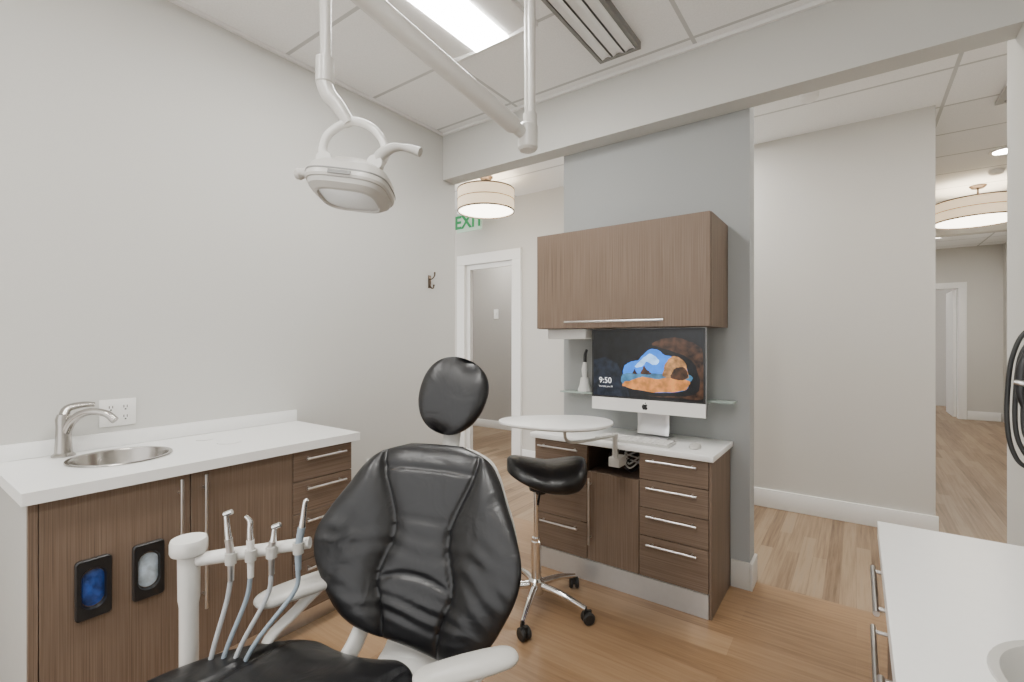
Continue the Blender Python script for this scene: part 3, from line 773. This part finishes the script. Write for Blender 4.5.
for i, (tt, hh, kind) in enumerate(((.38, .118, 0), (.54, .092, 1), (.71, .064, 0), (.93, .122, 2))):
    p = A.lerp(B, tt)+pn*.026
    G().lathe([(.0105, -.015), (.014, -.015), (.015, .015), (.0105, .015)], (p.x, p.y, p.z), 20, ring=True).sweep([p-pn*.012, p-pn*.028], .005, seg=8).make('instrument_holder', M['lgrey'], c)
    lean = dr*.010*(i-1.2)
    q = p+lean*.5+Vector((0, 0, hh*.45)); q2 = p+lean+Vector((0, 0, hh))
    g1 = G(); g1.sweep([p+Vector((0, 0, -.06)), p, q], [.008, .0095, .010], n=10, seg=14)
    g1.make('handpiece', M['white'] if kind == 1 else (M['hoseb'] if kind == 2 else M['steel']), c, label='dental handpiece grip')
    g2 = G()
    if kind == 1: g2.sweep([q, q.lerp(q2, .5), q2, q2-dr*.012+Vector((0, 0, .016))], [.009, .0078, .0068, .0045], n=14, seg=12)
    else: g2.sweep([q, q.lerp(q2, .5), q2, q2+dr*.006+Vector((0, 0, .006))], [.009, .0072, .0062, .005], n=12, seg=12)
    if kind == 0: g2.sweep([q2+Vector((0, 0, .002))-dr*.005, q2+dr*.015+Vector((0, 0, .007))], .007, seg=12)
    g2.make('instrument_tip', M['chrome'], c, label='metal handpiece tip')
    e = G(); e.sweep([p+Vector((0, 0, -.055)), p+Vector((0, 0, -.12))-dr*.012, A+dr*(.085+.034*i)+pn*.05+Vector((0, 0, -.24)), A+dr*(.06+.022*i)+pn*.05+Vector((0, 0, -.38)), A+dr*.055+pn*.02+Vector((0, 0, -.55)), A+Vector((0, 0, -.60))+dr*.02], .0062, n=50, seg=10)
    e.make('hose', M['hose'] if i % 2 == 0 else M['hoseb'], c)

# ------------------------------------------------------------------ dental light
mt = (-1.12, 1.66); hp = (-1.31, .842)
c = thing('dental_light', 'white ceiling-mounted dental operatory light on articulated arm', 'dental light', (mt[0], mt[1], CEIL))
g = G()
g.sweep([(mt[0]+.020, mt[1], 2.26), (mt[0]+.020, mt[1], CEIL)], .016, seg=18)
g.sweep([(mt[0]-.010, mt[1]+.01, 2.26), (mt[0]-.010, mt[1]+.01, CEIL)], .012, seg=18)
g.sweep([(mt[0]+.012, mt[1], 2.20), (mt[0]+.012, mt[1], 2.33)], .029, seg=18)
g.lathe([(0, -.05), (.09, -.05), (.10, -.03), (.10, 0), (0, 0)], (mt[0]+.012, mt[1], CEIL), 32)
g.make('ceiling_post', M['beige'], c)
a = Vector((mt[0], mt[1], 2.235)); b = Vector((hp[0], hp[1], 2.53)); dd = (b-a).normalized()
g = G(); g.sweep([a+dd*.02, a+dd*.08], .025, seg=20); g.sweep([a+dd*.08, a+dd*.095, a.lerp(b, .5), b-dd*.05, b], [.033, .036, .036, .036, .03], seg=24)
g.lathe([(0, -.055), (.034, -.055), (.042, -.045), (.042, .045), (.034, .055), (0, .055)], tuple(a), 28)
g.lathe([(0, -.05), (.034, -.05), (.038, -.04), (.038, .04), (.034, .05), (0, .05)], (hp[0], hp[1], 2.53), 24)
g.make('spring_arm', M['beige'], c)
XF = Matrix.Translation((-1.245, .888, 1.865)) @ Matrix.Rotation(math.radians(36), 4, 'Z')
g = G()
g.sweep([(-.08, 0, .65), (-.08, 0, .37)], .017, seg=18)
g.lathe([(.017, .372), (.027, .374), (.028, .30), (.024, .296), (0, .296)], (-.082, 0, 0), 24)
g.sweep([(-.084, 0, .33), (-.083, 0, .30), (-.07, 0, .265), (-.045, 0, .235), (-.022, 0, .20), (-.008, 0, .175)], [.024, .025, .024, .022, .020, .018], n=24, seg=18)
g.make('drop_arm', M['beige'], c)
Mx = Matrix.Translation((0, 0, -.002)) @ Matrix.Rotation(math.radians(-9), 4, 'X') @ Matrix.Rotation(math.radians(7), 4, 'Y')
g = G()
g.sweep([(-.062, -.05, .040), (-.076, -.03, .090), (-.062, -.01, .145), (.0, 0, .184), (.06, 0, .165), (.096, 0, .120), (.102, -.01, .070), (.085, -.03, .03)], .0125, n=50, seg=14)
for kx, kz in ((-.060, .046), (.088, .034)):
    g.lathe([(0, -.014), (.022, -.014), (.025, 0), (.022, .014), (0, .014)], (kx, -.055, kz), 20, Matrix.Rotation(math.pi/2, 4, 'X'))
g.make('yoke', M['white'], c)
for P, r in (([(.085, -.05, .030), (.105, -.055, .060), (.138, -.06, .078), (.168, -.06, .080), (.195, -.065, .073), (.222, -.07, .062)], [.016, .018, .014, .010, .012, .014]),
             ([(-.10, -.03, .010), (-.130, -.03, .014), (-.145, -.03, .013), (-.158, -.03, .011)], [.014, .014, .018, .012])):
    G().sweep(P, r, n=30, seg=14).make('positioning_handle', M['lgrey'], c)
g = G()
g.lathe([(0, .060), (.044, .059), (.056, .055), (.062, .042), (.094, .030), (.110, .016), (.118, -.006), (.118, -.026), (.114, -.033), (0, -.033)], (0.003, 0, 0), 80, Mx, sx=1.04, sy=.88, p=3.6)
g.make('lamp_head', M['beige'], c, smooth=25, label='angular off-white lamp head')
g = G(); g.lathe([(.111, -.0335), (.106, -.047), (.090, -.060), (.082, -.062), (.078, -.056), (0, -.050)], (0.003, 0, 0), 80, Mx, sx=1.04, sy=.88, p=3.6)
g.make('lens_cover', M['lgrey'], c, smooth=22, label='pale lens rim around recessed reflector')
g = G(); g.lathe([(.077, -.0565), (.05, -.0585), (0, -.0595)], (0.003, 0, 0), 60, Mx, sx=1.04, sy=.88, p=3.6)
g.make('reflector_face', M['alu'], c, label='silver reflector face')
g = G(); g.lathe([(.1195, -.009), (.1195, -.013), (.116, -.013), (.116, -.009)], (0.003, 0, 0), 80, Mx, sx=1.04, sy=.88, p=3.6, ring=True)
g.make('seam_band', M['mgrey'], c)
g = G(); g.box((-.030, -.1075, -.028), (.035, -.1035, -.017), Mx)
g.make('control_panel', M['mgrey'], c)
XF = Matrix.Identity(4)

# ------------------------------------------------------------------ stool
sx_, sy_ = -1.35, 2.08
c = thing('saddle_stool', 'black leather saddle stool on chrome five-star base', 'stool', (sx_, sy_, 0))
XF = Matrix.Translation((sx_+.05, sy_+.02, 0)) @ Matrix.Rotation(math.radians(36), 4, 'Z')
def stm(u, v):
    t = 2*v-1
    w = max(0, 1-abs(t)**2.6)**(1/2.6)
    return (-.205*t, .17*u*w*(1-.15*t), .715+.030*t*t+.02*(t > 0)*t-.045*u*u-.01*(t < 0)*t)
def se(u, v): return math.sqrt(max(0, (1-abs(u)**4)*(1-abs(2*v-1)**5)))
G().pillow(stm, lambda u, v: (0, 0, 1), lambda u, v: .045*se(u, v), lambda u, v: se(u, v)*(.07+.045*(1-2*v)), 40, 40).make('seat', M['leather'], c, weld=True, smooth=80)
XF = Matrix.Identity(4)
G().lathe([(0, .59), (.06, .59), (.06, .61), (.03, .60), (.028, .57), (0, .57)], (sx_+.02, sy_+.01, .02), 24).sweep([(sx_+.02, sy_-.0, .60), (sx_+.08, sy_-.10, .60), (sx_+.10, sy_-.14, .59)], .006, n=8, seg=8).make('seat_mechanism', M['black'], c)
G().lathe([(0, .10), (.026, .10), (.026, .34), (.022, .345), (.022, .36), (.014, .36), (.014, .62), (0, .62)], (sx_, sy_, 0), 24).make('gas_column', M['chrome'], c)
g = G(); g.lathe([(0, .075), (.04, .075), (.045, .10), (.04, .14), (.028, .15), (0, .15)], (sx_, sy_, 0), 28)
cst = []
for k in range(5):
    an = math.radians(-70+72*k); dx, dy = math.cos(an), math.sin(an)
    g.sweep([(sx_+dx*.03, sy_+dy*.03, .115), (sx_+dx*.15, sy_+dy*.15, .105), (sx_+dx*.28, sy_+dy*.28, .075)], [.022, .019, .014], n=10, seg=12, sx=.8, sz=.9)
    cst.append((sx_+dx*.28, sy_+dy*.28, an))
g.make('star_base', M['chrome'], c)
for x, y, an in cst:
    g = G(); R = Matrix.Rotation(math.radians(50)+an, 4, 'Z')
    for off in (-.016, .016):
        mx = Matrix.Translation((x, y, .031)) @ R @ Matrix.Translation((.012, off, 0)) @ Matrix.Rotation(math.pi/2, 4, 'X')
        g.lathe([(0, -.010), (.024, -.010), (.030, -.005), (.030, .005), (.024, .010), (0, .010)], (0, 0, 0), 22, mx)
    g.box((-.012, -.006, .0), (.03, .006, .035), Matrix.Translation((x, y, .031)) @ R)
    g.sweep([(x, y, .055), (x, y, .085)], .007, seg=10)
    g.make('caster', M['blackr'], c, label='black twin-wheel caster')

# ------------------------------------------------------------------ tray table
c = thing('instrument_tray_table', 'white rounded bracket tray on swing arm beside cabinet', 'tray table', (-1.15, 2.25, .78))
XF = Matrix.Translation((-1.18, 2.01, 0)) @ Matrix.Rotation(math.radians(30), 4, 'Z')
pts = []
for i in range(64):
    a = 2*math.pi*i/64; r = 1+.07*math.cos(2*a)-.05*math.cos(3*a+.5)
    pts.append((.26*r*math.cos(a), .21*r*math.sin(a)))
G().prism(pts, lambda a, b, z: (a, b, z), .978, .991).make('tray_top', M['top'], c, bevel=.004)
G().prism([(p[0]*.93, p[1]*.93) for p in pts], lambda a, b, z: (a, b, z), .971, .9775).make('tray_underside', M['lgrey'], c, bevel=.002)
XF = Matrix.Identity(4)
g = G()
g.lathe([(0, .955), (.04, .955), (.04, .9705), (0, .9705)], (-1.15, 2.03, 0), 24)
g.sweep([(-1.15, 2.03, .96), (-1.15, 2.03, .91), (-1.14, 2.08, .88), (-1.10, 2.25, .87), (-1.06, 2.40, .87)], .008, n=24, seg=14)
g.lathe([(0, .70), (.014, .70), (.014, .85), (.017, .855), (.017, .88), (0, .885)], (-1.06, 2.415, 0), 24)
g.box((-1.09, 2.40, .70), (-1.03, 2.50, .75))
g.make('swing_arm', M['lgrey'], c, label='light grey swing arm')

# ------------------------------------------------------------------ hose stand at right
c = thing('hose_stand', 'slim grey stand holding looped black hoses', 'dental equipment', (.47, 1.85, 0))
G().lathe([(0, 0), (.13, 0), (.13, .02), (.05, .04), (.016, .05), (.016, 1.45), (0, 1.455)], (.47, 1.85, .001), 28).make('pole', M['lgrey'], c)
for k in range(3):
    dx, dy, dz = .012*k, -.016*k, -.02*k
    P = [(.47, 1.84, 1.42+dz), (.41+dx, 1.80+dy, 1.425+dz), (.36+dx, 1.80+dy, 1.405+dz), (.335+dx, 1.80+dy, 1.34), (.326+dx, 1.80+dy, 1.25), (.325+dx, 1.80+dy, 1.16), (.335+dx, 1.80+dy, 1.09-dz*.8), (.36+dx, 1.80+dy, 1.05-dz), (.42+dx, 1.80+dy, 1.05-dz), (.47, 1.84, 1.08-dz)]
    G().sweep(P, .0055, n=110, seg=12).make('hose', M['blackr'], c, label='smooth black looped hose')
G().box((.355, 1.80, 1.20), (.45, 1.85, 1.34)).make('control_head', M['lgrey'], c, bevel=.012, label='grey control head')
G().sweep([(.350, 1.75, 1.35), (.342, 1.75, 1.31), (.340, 1.75, 1.25), (.346, 1.75, 1.21)], [.006, .011, .010, .006], n=12).make('hose_handle', M['black'], c)
G().sweep([(.328, 1.745, 1.275), (.345, 1.74, 1.272), (.36, 1.76, 1.272)], [.006, .008, .006], n=6).box((.36, 1.75, 1.266), (.44, 1.799, 1.279)).make('hose_clip', M['steel'], c)

# ------------------------------------------------------------------ world & camera
w = bpy.data.worlds.new('world'); S.world = w; w.use_nodes = True
bg = w.node_tree.nodes['Background']; bg.inputs[0].default_value = (1, .993, .98, 1); bg.inputs[1].default_value = 2.35
cam = bpy.data.cameras.new('camera'); co = bpy.data.objects.new('camera', cam); COL.objects.link(co)
cam.sensor_width = 36; cam.lens = 36*476/1024; cam.clip_start = .05
co.location = (0, 0, H); co.rotation_euler = (math.pi/2, 0, math.radians(35.9))
S.camera = co
